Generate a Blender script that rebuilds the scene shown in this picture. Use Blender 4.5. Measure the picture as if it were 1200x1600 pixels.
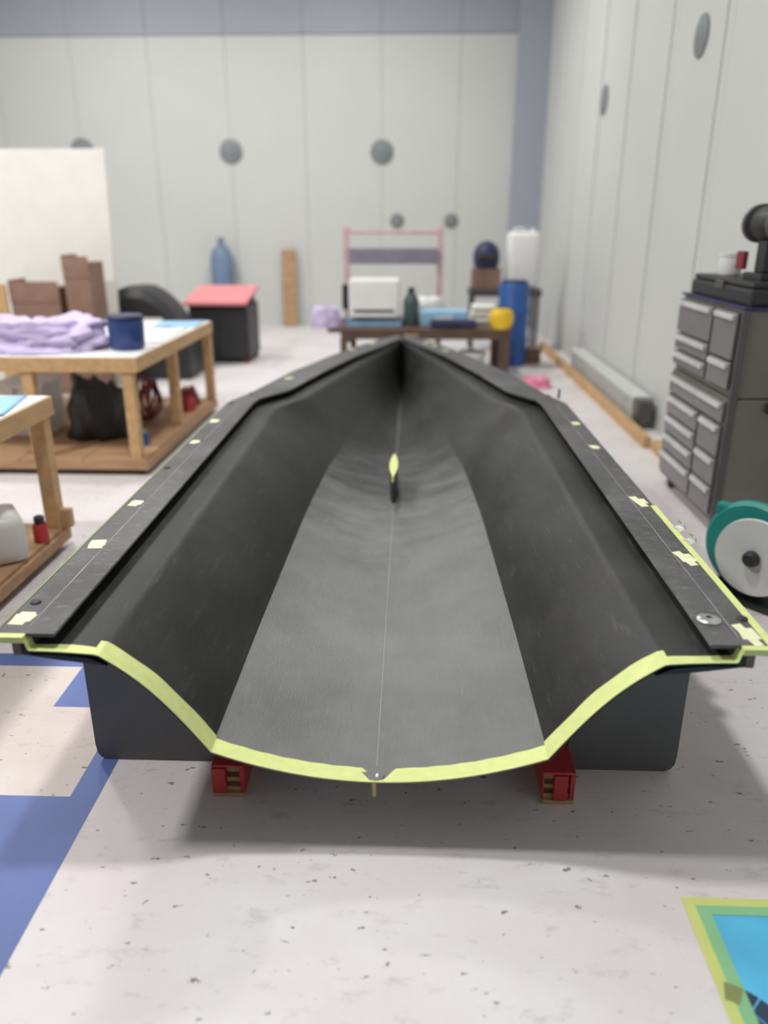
import bpy, bmesh, math, random
from mathutils import Vector, noise
random.seed(7)
R = math.radians
for o in list(bpy.data.objects): bpy.data.objects.remove(o)
scene = bpy.context.scene
C = scene.collection

# ------------------------------------------------------------------ camera, world, lamps, exposure
cam_d = bpy.data.cameras.new('camera'); cam = bpy.data.objects.new('camera', cam_d); C.objects.link(cam)
cam_d.sensor_fit = 'HORIZONTAL'; cam_d.sensor_width = 36; cam_d.lens = 36
cam.location = (0.061, 0, 1.4)
cam.rotation_euler = (R(90) - math.atan(450/1200), 0, R(1.9))
cam_d.dof.use_dof = True; cam_d.dof.focus_distance = 2.15; cam_d.dof.aperture_fstop = 1.5
scene.camera = cam
scene.view_settings.view_transform = 'Standard'; scene.view_settings.look = 'None'
scene.view_settings.gamma = 1; scene.view_settings.use_curve_mapping = False
scene.view_settings.exposure = 0.0
world = bpy.data.worlds.new('world'); scene.world = world; world.use_nodes = True
world.node_tree.nodes['Background'].inputs[0].default_value = (.95, .97, 1, 1)
world.node_tree.nodes['Background'].inputs[1].default_value = 0.15
# ceiling lamps of the hall: (x, y, z, watts, size)
LAMPS = [(-0.45, 2.2, 4.9, 92, .30), (-3.4, 5.2, 4.9, 95, .5), (-0.6, 8.6, 4.9, 95, .6), (-3.8, 9.0, 4.9, 80, .6), (-3.8, 1.6, 4.9, 185, .4)]

# ------------------------------------------------------------------ helpers
def link(o, parent=None):
    C.objects.link(o)
    if parent is not None: o.parent = parent
    return o
def meshobj(name, verts, faces, mat, parent=None, smooth=False):
    me = bpy.data.meshes.new(name); me.from_pydata(verts, [], faces); me.update()
    if mat: me.materials.append(mat)
    if smooth:
        for p in me.polygons: p.use_smooth = True
    return link(bpy.data.objects.new(name, me), parent)
def bmobj(name, bm, mat, parent=None, smooth=False):
    bmesh.ops.recalc_face_normals(bm, faces=bm.faces)
    me = bpy.data.meshes.new(name); bm.to_mesh(me); bm.free()
    if mat: me.materials.append(mat)
    if smooth:
        for p in me.polygons: p.use_smooth = True
    return link(bpy.data.objects.new(name, me), parent)
def bxbm(bm, x0, x1, y0, y1, z0, z1, bev=0, seg=2):
    vs = bmesh.ops.create_cube(bm, size=1)['verts']
    for v in vs:
        v.co = Vector(((x0+x1)/2+v.co.x*(x1-x0), (y0+y1)/2+v.co.y*(y1-y0), (z0+z1)/2+v.co.z*(z1-z0)))
    if bev:
        es = set(e for v in vs for e in v.link_edges)
        bmesh.ops.bevel(bm, geom=list(es), offset=bev, segments=seg, profile=.6, affect='EDGES')
def box(name, x0, x1, y0, y1, z0, z1, mat, parent=None, bev=0, rot=None, smooth=False):
    bm = bmesh.new(); bxbm(bm, x0, x1, y0, y1, z0, z1, bev)
    if rot:
        from mathutils import Matrix
        c = Vector(((x0+x1)/2, (y0+y1)/2, (z0+z1)/2))
        M = Matrix.Translation(c) @ Matrix.Rotation(rot[0], 4, 'X') @ Matrix.Rotation(rot[1], 4, 'Y') @ Matrix.Rotation(rot[2], 4, 'Z') @ Matrix.Translation(-c)
        bmesh.ops.transform(bm, matrix=M, verts=bm.verts)
    return bmobj(name, bm, mat, parent, smooth)
def lathe(name, prof, mat, parent=None, seg=28, loc=(0, 0, 0), axis='Z', smooth=True):
    vs, fs = [], []
    n = len(prof)
    for i in range(seg):
        a = 2*math.pi*i/seg
        for r, z in prof:
            p = (r*math.cos(a), r*math.sin(a), z)
            if axis == 'X': p = (p[2], p[0], p[1])
            if axis == 'Y': p = (p[0], -p[2], p[1])
            vs.append((p[0]+loc[0], p[1]+loc[1], p[2]+loc[2]))
    for i in range(seg):
        j = (i+1) % seg
        for k in range(n-1):
            fs.append((i*n+k, j*n+k, j*n+k+1, i*n+k+1))
    bm = bmesh.new(); bv = [bm.verts.new(v) for v in vs]
    for f in fs: bm.faces.new([bv[q] for q in f])
    bmesh.ops.remove_doubles(bm, verts=bm.verts, dist=1e-5)
    o = bmobj(name, bm, mat, parent, smooth)
    if smooth:
        md = o.modifiers.new('edge', 'EDGE_SPLIT'); md.split_angle = R(40)
    return o
def prism(name, poly, z0, z1, mat, parent=None, bev=0):
    bm = bmesh.new()
    vs = [bm.verts.new((x, y, z0)) for x, y in poly]
    f = bm.faces.new(vs)
    r = bmesh.ops.extrude_face_region(bm, geom=[f])
    for v in r['geom']:
        if isinstance(v, bmesh.types.BMVert): v.co.z = z1
    if bev: bmesh.ops.bevel(bm, geom=bm.edges[:], offset=bev, segments=2, affect='EDGES')
    return bmobj(name, bm, mat, parent)
def tube(name, pts, r, mat, parent=None, seg=8, close=False):
    vs, fs = [], []
    pts = [Vector(p) for p in pts]; n = len(pts)
    for i, p in enumerate(pts):
        t = (pts[(i+1) % n if close else min(i+1, n-1)] - pts[(i-1) % n if close else max(i-1, 0)]).normalized()
        u = t.cross(Vector((0, 0, 1)))
        if u.length < .1: u = t.cross(Vector((0, 1, 0)))
        u.normalize(); w = t.cross(u)
        for k in range(seg):
            a = 2*math.pi*k/seg
            vs.append(p + (u*math.cos(a)+w*math.sin(a))*r)
    for i in range(n if close else n-1):
        j = (i+1) % n
        for k in range(seg):
            l = (k+1) % seg
            fs.append((i*seg+k, i*seg+l, j*seg+l, j*seg+k))
    if not close:
        fs.append(tuple(range(seg))); fs.append(tuple((n-1)*seg+k for k in range(seg)))
    bm = bmesh.new(); bv = [bm.verts.new(v) for v in vs]
    for f in fs: bm.faces.new([bv[q] for q in f])
    return bmobj(name, bm, mat, parent, True)
def lump(name, cx, cy, z0, sx, sy, h, mat, parent=None, amp=.25, freq=3.0, seed=0, flat=.35, n=40, m=16):
    """a soft heap resting on z0: rounded dome with folds"""
    vs, fs = [], []
    for j in range(m+1):
        t = j/m
        for i in range(n):
            a = 2*math.pi*i/n
            prof_r = math.cos(t*math.pi/2)**flat if t < 1 else 0
            z = math.sin(t*math.pi/2)
            d = Vector((math.cos(a)*prof_r, math.sin(a)*prof_r, z))
            q = d*freq + Vector((seed*7.1, seed*3.3, seed))
            k = 1 + amp*(noise.noise(q) + .5*noise.noise(q*2.3))
            vs.append((cx+d.x*sx*k, cy+d.y*sy*k, z0+max(0, d.z*h*(k if t > 0 else 0))))
    for j in range(m):
        for i in range(n):
            fs.append((j*n+i, j*n+(i+1) % n, (j+1)*n+(i+1) % n, (j+1)*n+i))
    fs.append(tuple(range(n))[::-1])
    bm = bmesh.new(); bv = [bm.verts.new(v) for v in vs]
    for f in fs: bm.faces.new([bv[q] for q in f])
    bmesh.ops.remove_doubles(bm, verts=bm.verts, dist=1e-4)
    return bmobj(name, bm, mat, parent, True)
def tag(o, label, cat, group=None):
    o['label'] = label; o['category'] = cat
    if group: o['group'] = group
    return o
def thing(name, label, cat, loc=(0, 0, 0), rz=0, group=None):
    o = link(bpy.data.objects.new(name, None)); o.location = loc; o.rotation_euler = (0, 0, rz); o.empty_display_size = .05
    return tag(o, label, cat, group)
def struct(o): o['kind'] = 'structure'; return o
def interp(tab, y):
    if y <= tab[0][0]: return tab[0][1]
    for (a, b), (c, d) in zip(tab, tab[1:]):
        if y <= c: return b + (d-b)*(y-a)/(c-a)
    return tab[-1][1]

# ------------------------------------------------------------------ materials
def lin(c): return tuple((v/255/12.92) if v/255 <= .04045 else ((v/255+.055)/1.055)**2.4 for v in c)
def mat(name, rgb, rough=.6, metal=0, var=.12, scale=6, spec=.5, bump=0, bscale=60, stretch=(1, 1, 1), coat=0, trans=0):
    m = bpy.data.materials.new(name); m.use_nodes = True
    nt = m.node_tree; N = nt.nodes; L = nt.links; b = N['Principled BSDF']
    c = lin(rgb)
    tc = N.new('ShaderNodeTexCoord'); mp = N.new('ShaderNodeMapping'); mp.inputs['Scale'].default_value = stretch
    L.new(tc.outputs['Object'], mp.inputs[0])
    nz = N.new('ShaderNodeTexNoise'); nz.inputs['Scale'].default_value = scale; nz.inputs['Detail'].default_value = 6
    L.new(mp.outputs[0], nz.inputs['Vector'])
    r = N.new('ShaderNodeValToRGB'); r.color_ramp.elements[0].position = .3; r.color_ramp.elements[1].position = .7
    r.color_ramp.elements[0].color = (*[v*(1-var) for v in c], 1); r.color_ramp.elements[1].color = (*[min(1, v*(1+var)) for v in c], 1)
    L.new(nz.outputs['Fac'], r.inputs[0]); L.new(r.outputs[0], b.inputs['Base Color'])
    b.inputs['Roughness'].default_value = rough; b.inputs['Metallic'].default_value = metal
    b.inputs['Specular IOR Level'].default_value = spec; b.inputs['Coat Weight'].default_value = coat
    b.inputs['Transmission Weight'].default_value = trans
    if bump:
        n2 = N.new('ShaderNodeTexNoise'); n2.inputs['Scale'].default_value = bscale; n2.inputs['Detail'].default_value = 4
        L.new(mp.outputs[0], n2.inputs['Vector'])
        bp = N.new('ShaderNodeBump'); bp.inputs['Strength'].default_value = bump; bp.inputs['Distance'].default_value = .004
        L.new(n2.outputs['Fac'], bp.inputs['Height']); L.new(bp.outputs[0], b.inputs['Normal'])
    return m
def carbon(name, dark, light, rough0, rough1, streak=(9, 1.4, 9), scratch=.5, weave=.12, scr=(.30, .30, .29), lo=.56, fwd=None):
    """scuffed black laminate: mottled film, fine weave, pale scratches"""
    m = bpy.data.materials.new(name); m.use_nodes = True
    nt = m.node_tree; N = nt.nodes; L = nt.links; b = N['Principled BSDF']
    tc = N.new('ShaderNodeTexCoord')
    def nz(scale, st, det=6, rg=.6):
        mp = N.new('ShaderNodeMapping'); mp.inputs['Scale'].default_value = st; L.new(tc.outputs['Object'], mp.inputs[0])
        n = N.new('ShaderNodeTexNoise'); n.inputs['Scale'].default_value = scale; n.inputs['Detail'].default_value = det; n.inputs['Roughness'].default_value = rg
        L.new(mp.outputs[0], n.inputs['Vector']); return n
    a = nz(3.2, (1, .8, 1.5), 8)
    ra = N.new('ShaderNodeValToRGB'); ra.color_ramp.elements[0].position = .34; ra.color_ramp.elements[1].position = .68
    ra.color_ramp.elements[0].color = (*dark, 1); ra.color_ramp.elements[1].color = (*light, 1)
    L.new(a.outputs['Fac'], ra.inputs[0])
    base = ra
    if fwd:                                  # darker colour forward of the paler area, ragged boundary
        sx = N.new('ShaderNodeSeparateXYZ'); L.new(tc.outputs['Object'], sx.inputs[0])
        nn = nz(3.5, (1, 2.4, 1), 8, .7)
        ad = N.new('ShaderNodeMath'); ad.operation = 'MULTIPLY_ADD'; ad.inputs[1].default_value = 2.2
        L.new(nn.outputs['Fac'], ad.inputs[0]); L.new(sx.outputs['Y'], ad.inputs[2])
        mr = N.new('ShaderNodeMapRange'); mr.inputs[1].default_value = fwd[2]; mr.inputs[2].default_value = fwd[3]; mr.interpolation_type = 'SMOOTHSTEP'
        L.new(ad.outputs[0], mr.inputs[0])
        rb = N.new('ShaderNodeValToRGB'); rb.color_ramp.elements[0].position = .34; rb.color_ramp.elements[1].position = .68
        rb.color_ramp.elements[0].color = (*fwd[0], 1); rb.color_ramp.elements[1].color = (*fwd[1], 1); L.new(a.outputs['Fac'], rb.inputs[0])
        base = N.new('ShaderNodeMixRGB'); L.new(mr.outputs[0], base.inputs[0]); L.new(ra.outputs[0], base.inputs[1]); L.new(rb.outputs[0], base.inputs[2])
    s = nz(5, streak, 10, .75)
    rs = N.new('ShaderNodeValToRGB'); rs.color_ramp.elements[0].position = lo; rs.color_ramp.elements[1].position = lo+.17
    rs.color_ramp.elements[0].color = (0, 0, 0, 1); rs.color_ramp.elements[1].color = (scratch, scratch, scratch, 1)
    L.new(s.outputs['Fac'], rs.inputs[0])
    mx = N.new('ShaderNodeMixRGB'); mx.inputs[2].default_value = (*scr, 1)
    L.new(rs.outputs[0], mx.inputs[0]); L.new(base.outputs[0], mx.inputs[1]); L.new(mx.outputs[0], b.inputs['Base Color'])
    rr = N.new('ShaderNodeMapRange'); rr.inputs[3].default_value = rough0; rr.inputs[4].default_value = rough1
    L.new(a.outputs['Fac'], rr.inputs[0]); L.new(rr.outputs[0], b.inputs['Roughness'])
    w = nz(300, (1, .25, 1), 2)
    bp = N.new('ShaderNodeBump'); bp.inputs['Strength'].default_value = weave; bp.inputs['Distance'].default_value = .003
    L.new(w.outputs['Fac'], bp.inputs['Height'])
    b2 = N.new('ShaderNodeBump'); b2.inputs['Strength'].default_value = .25; b2.inputs['Distance'].default_value = .006
    w2 = nz(14, (1, .6, 1), 5); L.new(w2.outputs['Fac'], b2.inputs['Height']); L.new(bp.outputs[0], b2.inputs['Normal'])
    L.new(b2.outputs[0], b.inputs['Normal'])
    b.inputs['Specular IOR Level'].default_value = .38
    return m
def floor_mat(name, base, stain, amount=.5):
    m = bpy.data.materials.new(name); m.use_nodes = True
    nt = m.node_tree; N = nt.nodes; L = nt.links; b = N['Principled BSDF']
    tc = N.new('ShaderNodeTexCoord')
    def nz(scale, st=(1, 1, 1), det=8, rg=.6):
        mp = N.new('ShaderNodeMapping'); mp.inputs['Scale'].default_value = st; L.new(tc.outputs['Object'], mp.inputs[0])
        n = N.new('ShaderNodeTexNoise'); n.inputs['Scale'].default_value = scale; n.inputs['Detail'].default_value = det; n.inputs['Roughness'].default_value = rg
        L.new(mp.outputs[0], n.inputs['Vector']); return n
    def ramp(src, p0, p1, c0, c1):
        r = N.new('ShaderNodeValToRGB'); r.color_ramp.elements[0].position = p0; r.color_ramp.elements[1].position = p1
        r.color_ramp.elements[0].color = (*c0, 1); r.color_ramp.elements[1].color = (*c1, 1); L.new(src, r.inputs[0]); return r
    def mix(fac, a, bcol):
        x = N.new('ShaderNodeMixRGB'); L.new(fac, x.inputs[0]); L.new(a, x.inputs[1])
        x.inputs[2].default_value = (*bcol, 1); return x
    c0 = ramp(nz(1.8).outputs['Fac'], .35, .7, lin(base), lin(stain))
    k = ramp(nz(9, (1, 2.2, 1), 9, .72).outputs['Fac'], .56, .76, (0, 0, 0), (amount,)*3)
    x1 = mix(k.outputs[0], c0.outputs[0], lin((150, 138, 132)))
    k2 = ramp(nz(24, (1, 1.6, 1), 4, .6).outputs['Fac'], .655, .685, (0, 0, 0), (.8,)*3)
    x2 = mix(k2.outputs[0], x1.outputs[0], lin((104, 96, 92)))
    k3 = ramp(nz(15, (.5, 5, 1), 6, .65).outputs['Fac'], .655, .74, (0, 0, 0), (.45,)*3)
    x3 = mix(k3.outputs[0], x2.outputs[0], lin((160, 150, 146)))
    L.new(x3.outputs[0], b.inputs['Base Color'])
    b.inputs['Roughness'].default_value = .48; b.inputs['Specular IOR Level'].default_value = .3
    return m
M = {}
M['floor'] = floor_mat('floor_white_paint', (226, 225, 225), (217, 206, 208), .55)
M['cream_floor'] = floor_mat('floor_stained_cream', (226, 220, 214), (206, 190, 184), .6)
M['blue_floor'] = mat('floor_blue_paint', (92, 112, 172), .5, var=.10, scale=5)
M['cyan_floor'] = mat('floor_cyan_film', (88, 190, 232), .4, var=.10, scale=9)
M['lime_floor'] = mat('floor_lime_tape', (208, 216, 128), .5, var=.08)
M['green_floor'] = mat('floor_green_overlap', (140, 198, 146), .45, var=.08)
M['navy_floor'] = mat('floor_navy_print', (44, 62, 88), .45)
M['olive_floor'] = mat('floor_navy_under_tape', (138, 150, 96), .45)
M['wall'] = mat('wall_panel_grey', (204, 206, 203), .6, var=.03, scale=.8)
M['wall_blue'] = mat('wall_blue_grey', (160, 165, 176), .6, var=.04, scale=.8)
M['joint'] = mat('wall_joint', (188, 190, 188), .7)
M['disc'] = mat('anchor_disc_grey', (128, 133, 135), .6)
M['ceil'] = mat('ceiling_grey', (190, 192, 194), .8)
M['hull'] = carbon('hull_laminate', (.015, .015, .014), (.041, .041, .038), .38, .58, scratch=.16)
M['bottom'] = carbon('hull_bottom_laminate', (.140, .143, .139), (.205, .208, .200), .36, .55, (34, 2.2, 34), .5, .4, fwd=((.016, .016, .015), (.046, .046, .043), 2.3, 3.9))
M['flange'] = carbon('flange_laminate', (.056, .056, .057), (.14, .14, .138), .38, .62, (4, 8, 4), .42, .1, lo=.52)
M['board'] = mat('black_board', (98, 98, 98), .5, var=.10, scale=4, bump=.05)
M['edge'] = mat('laminate_edge', (112, 100, 84), .7, var=.35, scale=1, stretch=(1, 1, 160))
M['black'] = mat('black_plastic', (42, 42, 44), .5)
M['tape'] = mat('lime_masking_tape', (216, 227, 148), .62, var=.05, scale=40, bump=.1, bscale=200)
M['tape2'] = mat('pale_masking_tape', (234, 236, 196), .62, var=.05, scale=40)
M['edgetape'] = mat('dull_green_tape', (132, 138, 108), .6)
M['resin'] = mat('grey_resin', (100, 100, 100), .4, var=.2, scale=60)
M['pale'] = mat('pale_seam_line', (150, 150, 147), .6)
M['scribe'] = mat('pale_scribe', (158, 158, 156), .6)
M['steel'] = mat('washer_steel', (200, 200, 198), .3, .9)
M['red'] = mat('red_paint', (186, 56, 60), .5, var=.12, scale=18)
M['ply'] = mat('plywood', (186, 152, 112), .65, var=.18, scale=30, stretch=(1, 1, 5))
M['plydark'] = mat('plywood_dark', (108, 78, 58), .7, var=.2, scale=30)
M['wood'] = mat('pine', (198, 162, 116), .6, var=.14, scale=4, stretch=(6, 1, 6))
M['wood2'] = mat('weathered_board', (178, 142, 108), .65, var=.2, scale=4, stretch=(1, 6, 6))
M['white'] = mat('white_plastic', (236, 236, 234), .45, var=.03)
M['cloudy'] = mat('cloudy_plastic', (222, 220, 216), .4, var=.04)
M['lav'] = mat('lavender_cloth', (206, 192, 228), .85, var=.16, scale=7, bump=.3, bscale=18)
M['navy'] = mat('navy_plastic', (44, 66, 124), .4)
M['navydk'] = mat('navy_dark', (44, 48, 82), .5)
M['ltblue'] = mat('light_blue_sheet', (152, 198, 230), .5, var=.12, scale=8)
M['cream'] = mat('cream_board', (232, 230, 224), .7, var=.03)
M['pink'] = mat('pink_board', (222, 138, 142), .7, var=.06)
M['palepink'] = mat('pale_pink_paint', (222, 186, 192), .6)
M['mauve'] = mat('mauve_grey', (142, 136, 152), .6)
M['brown'] = mat('brown_card', (142, 112, 98), .8, var=.15)
M['dkgreen'] = mat('dark_green_glass', (72, 92, 88), .3)
M['yellow'] = mat('yellow_plastic', (238, 196, 40), .45)
M['blue'] = mat('blue_plastic', (44, 92, 164), .4)
M['bluegrey'] = mat('blue_grey_steel', (110, 130, 158), .45)
M['darkwood'] = mat('dark_wood', (92, 72, 60), .6, var=.2)
M['hotpink'] = mat('pink_cloth', (240, 150, 182), .8)
M['stain'] = mat('brushed_steel', (150, 148, 148), .38, .6, var=.06, stretch=(1, 1, 20))
M['stainlt'] = mat('handle_steel', (226, 226, 226), .35, .4)
M['chestside'] = mat('chest_side_grey', (120, 117, 110), .4, .5, var=.06)
M['chestdk'] = mat('chest_frame_grey', (92, 90, 88), .45, .4)
M['teal'] = mat('teal_plastic', (34, 134, 126), .45)
M['palegrey'] = mat('pale_grey_disc', (200, 202, 198), .5, var=.05)
M['dkred'] = mat('dark_red_rubber', (128, 44, 48), .6)
M['trough'] = mat('grey_trough', (172, 173, 172), .6)
M['brass'] = mat('old_tape_tail', (176, 160, 92), .6)
M['clear'] = mat('clear_film', (225, 228, 224), .25, trans=.35)
M['lampbody'] = mat('lamp_white_metal', (210, 210, 210), .5)
em = bpy.data.materials.new('lamp_diffuser'); em.use_nodes = True
_b = em.node_tree.nodes['Principled BSDF']; _b.inputs['Emission Color'].default_value = (1, .98, .95, 1); _b.inputs['Emission Strength'].default_value = 6
M['lamp'] = em

# ------------------------------------------------------------------ the hall
fl = box('floor', -6.5, 1.95, -1.5, 11.75, -.1, 0, M['floor']); struct(fl)
def flat(name, polys, m, z, parent=fl):
    bm = bmesh.new()
    for poly in polys:
        lo = [bm.verts.new((x, y, z)) for x, y in poly]; f = bm.faces.new(lo)
        r = bmesh.ops.extrude_face_region(bm, geom=[f])
        for v in r['geom']:
            if isinstance(v, bmesh.types.BMVert): v.co.z = z+.0006
    return bmobj(name, bm, m, parent)
def rc(x0, x1, y0, y1): return [(x0, y0), (x1, y0), (x1, y1), (x0, y1)]
flat('blue_marking', [rc(-2.2, -.738, -.5, 1.588), rc(-.812, -.738, 1.588, 1.98), rc(-1.03, -.738, 1.98, 2.208), rc(-2.2, -.738, 2.208, 2.286)], M['blue_floor'], 0)
flat('cream_marking', [rc(-2.2, -.812, 1.588, 1.98), rc(-2.2, -1.03, 1.98, 2.208)], M['cream_floor'], 0)
flat('cyan_marking', [rc(.712, 1.5, -.2, 1.283)], M['cyan_floor'], 0)
flat('green_tape_overlap', [rc(.700, .728, -.2, 1.296), rc(.728, 1.5, 1.272, 1.296)], M['green_floor'], .0012)
flat('lime_tape_border', [rc(.676, .700, -.2, 1.317), rc(.700, 1.5, 1.296, 1.317)], M['lime_floor'], .0012)
def sector(cx, cy, r0, r1, a0, a1, n=8):
    return [(cx+r1*math.cos(R(a0+(a1-a0)*i/n)), cy+r1*math.sin(R(a0+(a1-a0)*i/n))) for i in range(n+1)] + \
           [(cx+r0*math.cos(R(a1-(a1-a0)*i/n)), cy+r0*math.sin(R(a1-(a1-a0)*i/n))) for i in range(n+1)]
CXR, CYR = .655, .98
flat('navy_ring_segment', [sector(CXR, CYR, .100, .139, 47.5, 58.5)], M['navy_floor'], .0006)
flat('navy_ring_segment', [sector(CXR, CYR, .100, .139, 15, 46)], M['navy_floor'], .0006)
flat('navy_ring_segment', [sector(CXR, CYR, .02, .097, 5, 46)], M['navy_floor'], .0006)
flat('navy_ring_under_tape', [sector(CXR, CYR, .100, .139, 59, 74)], M['olive_floor'], .0018)

wb = box('wall_back', -6.5, 1.95, 11.60, 11.75, 0, 5.6, M['joint']); struct(wb)
pw = 1.04; x = -.35 - 6*pw
while x < 1.85:
    x1 = min(x+pw-.004, 1.85); x0 = max(x, -6.5)
    box('wall_panel', x0, x1, 11.572, 11.61, 0, 3.72, M['wall'], wb, .004)
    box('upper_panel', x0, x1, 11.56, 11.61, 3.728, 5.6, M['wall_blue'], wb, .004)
    x += pw
for X, Z, r in [(-4.5, 2.35, .16), (-2.43, 2.33, .16), (-.35, 2.32, .16), (-.14, 1.44, .10), (.62, 1.44, .10)]:
    lathe('anchor_disc', [(0, .03), (r*.5, .03), (r*.7, .02), (r, .012), (r, 0), (0, 0)], M['disc'], wb, 24, (X, 11.572, Z), 'Y')
box('corner_shade_strip', 1.42, 1.85, 11.40, 11.60, 0, 5.6, M['wall_blue'], wb, .01)  # blue-grey strip added to stand for the shadow on the back wall corner
wr = box('wall_right', 1.88, 2.0, -1.5, 11.75, 0, 5.6, M['joint']); struct(wr)
y = -1.2; k = 0
while y < 11.4:
    y1 = min(y+1.04-.004, 11.4)
    box('wall_panel', 1.85, 1.885, y, y1, 0, 5.6, M['wall'], wr, .004)
    box('panel_rib', 1.838, 1.852, y+.10, y+.20, .02, 5.6, M['wall'], wr, .0065)
    y += 1.04; k += 1
for Y, Z, r in [(8.1, 2.48, .13), (5.55, 2.49, .12)]:
    lathe('anchor_disc', [(0, -.03), (r*.5, -.03), (r*.7, -.02), (r, -.012), (r, 0), (0, 0)], M['disc'], wr, 24, (1.85, Y, Z), 'X')
wl = box('wall_left', -6.65, -6.5, -1.5, 11.75, 0, 5.6, M['wall']); struct(wl)
ce = box('ceiling', -6.65, 2.0, -1.5, 11.75, 5.6, 5.7, M['ceil']); struct(ce)
bl = box('baseboard_right', 1.62, 1.67, 5.0, 9.4, 0, .075, M['wood']); struct(bl)

for i, (X, Y, Z, W, S) in enumerate(LAMPS):
    where = ['above the open end of the hull', 'over the long left workbench', 'beyond the bow of the hull', 'over the far left boards', 'over the nearest left workbench'][i]
    t = thing('ceiling_lamp', 'square white high bay lamp hanging from ceiling, ' + where, 'lamp', (X, Y, Z), 0, 'high bay lamps')
    box('housing', -S/2-.04, S/2+.04, -S/2-.04, S/2+.04, .012, .10, M['lampbody'], t, .01)
    box('diffuser', -S/2, S/2, -S/2, S/2, .004, .014, M['lamp'], t)
    tube('hanging_rod', [(0, 0, .09), (0, 0, 5.6-Z)], .012, M['lampbody'], t)
    ld = bpy.data.lights.new('lamp_light', 'AREA'); ld.shape = 'SQUARE'; ld.size = S; ld.energy = W; ld.color = (1, .985, .96)
    lo = link(bpy.data.objects.new('lamp_light', ld), t); lo.location = (0, 0, -.002)

# ------------------------------------------------------------------ the hull
hull = thing('boat_hull', 'long black laminate boat hull half with lime taped open end on red blocks', 'boat hull', (0, 1.45, 0))
Y0, YE = 1.45, 6.20
ZF = .553; ZL = .520; ZK = .186
T_xi = [(Y0, .712), (3.80, .722), (3.90, .712), (4.12, .585), (4.62, .476), (5.30, .300), (6.17, .0)]
T_xo = [(Y0, .848), (3.84, .852), (4.04, .79), (4.66, .665), (5.33, .468), (5.80, .305), (6.24, .11), (6.34, .05)]
T_xc = [(Y0, .388), (2.0, .384), (3.0, .366), (3.6, .335), (4.1, .285), (4.7, .205), (5.4, .10), (6.17, .0)]
T_zc = [(Y0, .262), (3.0, .268), (4.2, .285), (5.5, .32), (6.17, .36)]
def smoothtab(t, y, w=.10):
    return sum(interp(t, y+d*w) for d in (-1, -.5, 0, .5, 1))/5
def sec(y, side):
    """half section from keel outward: list of (x, z), fixed count"""
    e = 1e-4
    xi = max(e, interp(T_xi, y)); xc = max(e/2, smoothtab(T_xc, y)); zc = interp(T_zc, y)
    f = min(1, xi/.45)                      # shrink the rebate near the stem
    xs = xi + .062*f; xl = max(e, xi - .082*f - .02*(1-f)*0)
    xc = min(xc, .62*xl)
    zk = ZK + .010*max(0, (y-4.5)/1.7)
    w = min(1, max(0, (y-3.3)/1.2)); w = w*w*(3-2*w)
    pts = []
    nb, ns = 14, 18
    p = 2.0 - .75*min(1, max(0, (y-4)/2))
    for i in range(nb+1):                   # bottom: shallow arc
        s = i/nb; x = xc*s
        z = zk + (zc-zk)*(s**2.0)
        zz = zk + (ZL-zk)*((x/xl)**p)
        pts.append((x, z*(1-w)+zz*w))
    for i in range(1, ns+1):                # flared topside
        s = i/ns; x = xc+(xl-xc)*s
        z = zc+(ZL-zc)*s + .030*math.sin(math.pi*s)*(1-.0*s)
        zz = zk + (ZL-zk)*((x/xl)**p)
        pts.append((x, z*(1-w)+zz*w))
    pts[-1] = (xl, ZL-.006)
    for s in (.15, .35, .6, .85, 1): pts.append((xl+(xs-.006-xl)*s, ZL-.006*(1-s)**2 + .0*s))
    pts += [(xs-.001, ZL+.004), (xs+.004, ZF-.008), (xs+.012, ZF-.002)]
    return pts, xs
ys = []
y = Y0
while y < YE-.001:
    ys.append(y); y += .045
ys += [6.16]
NB = 15
def shell_part(name, i0, i1, m, both=True):
    vs, fs = [], []
    cols = None
    for y in ys:
        s, _ = sec(min(y, 6.165), 1)
        row = [(-a, y-Y0, b) for a, b in s[i0:i1]][::-1]
        if i0 == 0: row += [(a, y-Y0, b) for a, b in s[i0:i1]][1:]
        vs += row; cols = len(row)
    for j in range(len(ys)-1):
        for i in range(cols-1):
            a = j*cols+i; fs.append((a, a+1, a+cols+1, a+cols))
    return vs, fs
def make_shell(name, i0, i1, m, mirror=False):
    vs, fs = shell_part(name, i0, i1, m)
    if mirror: vs = [(-a, b, c) for a, b, c in vs]; fs = [f[::-1] for f in fs]
    o = meshobj(name, vs, fs, m, hull, True)
    md = o.modifiers.new('thick', 'SOLIDIFY'); md.thickness = .005; md.offset = -1
    md2 = o.modifiers.new('split', 'EDGE_SPLIT'); md2.split_angle = R(38)
    return o
nsec = len(sec(2.0, 1)[0])
make_shell('bottom_panel', 0, NB, M['bottom'])
make_shell('side_panel', NB-1, nsec, M['hull'])
make_shell('side_panel', NB-1, nsec, M['hull'], True)
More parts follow.
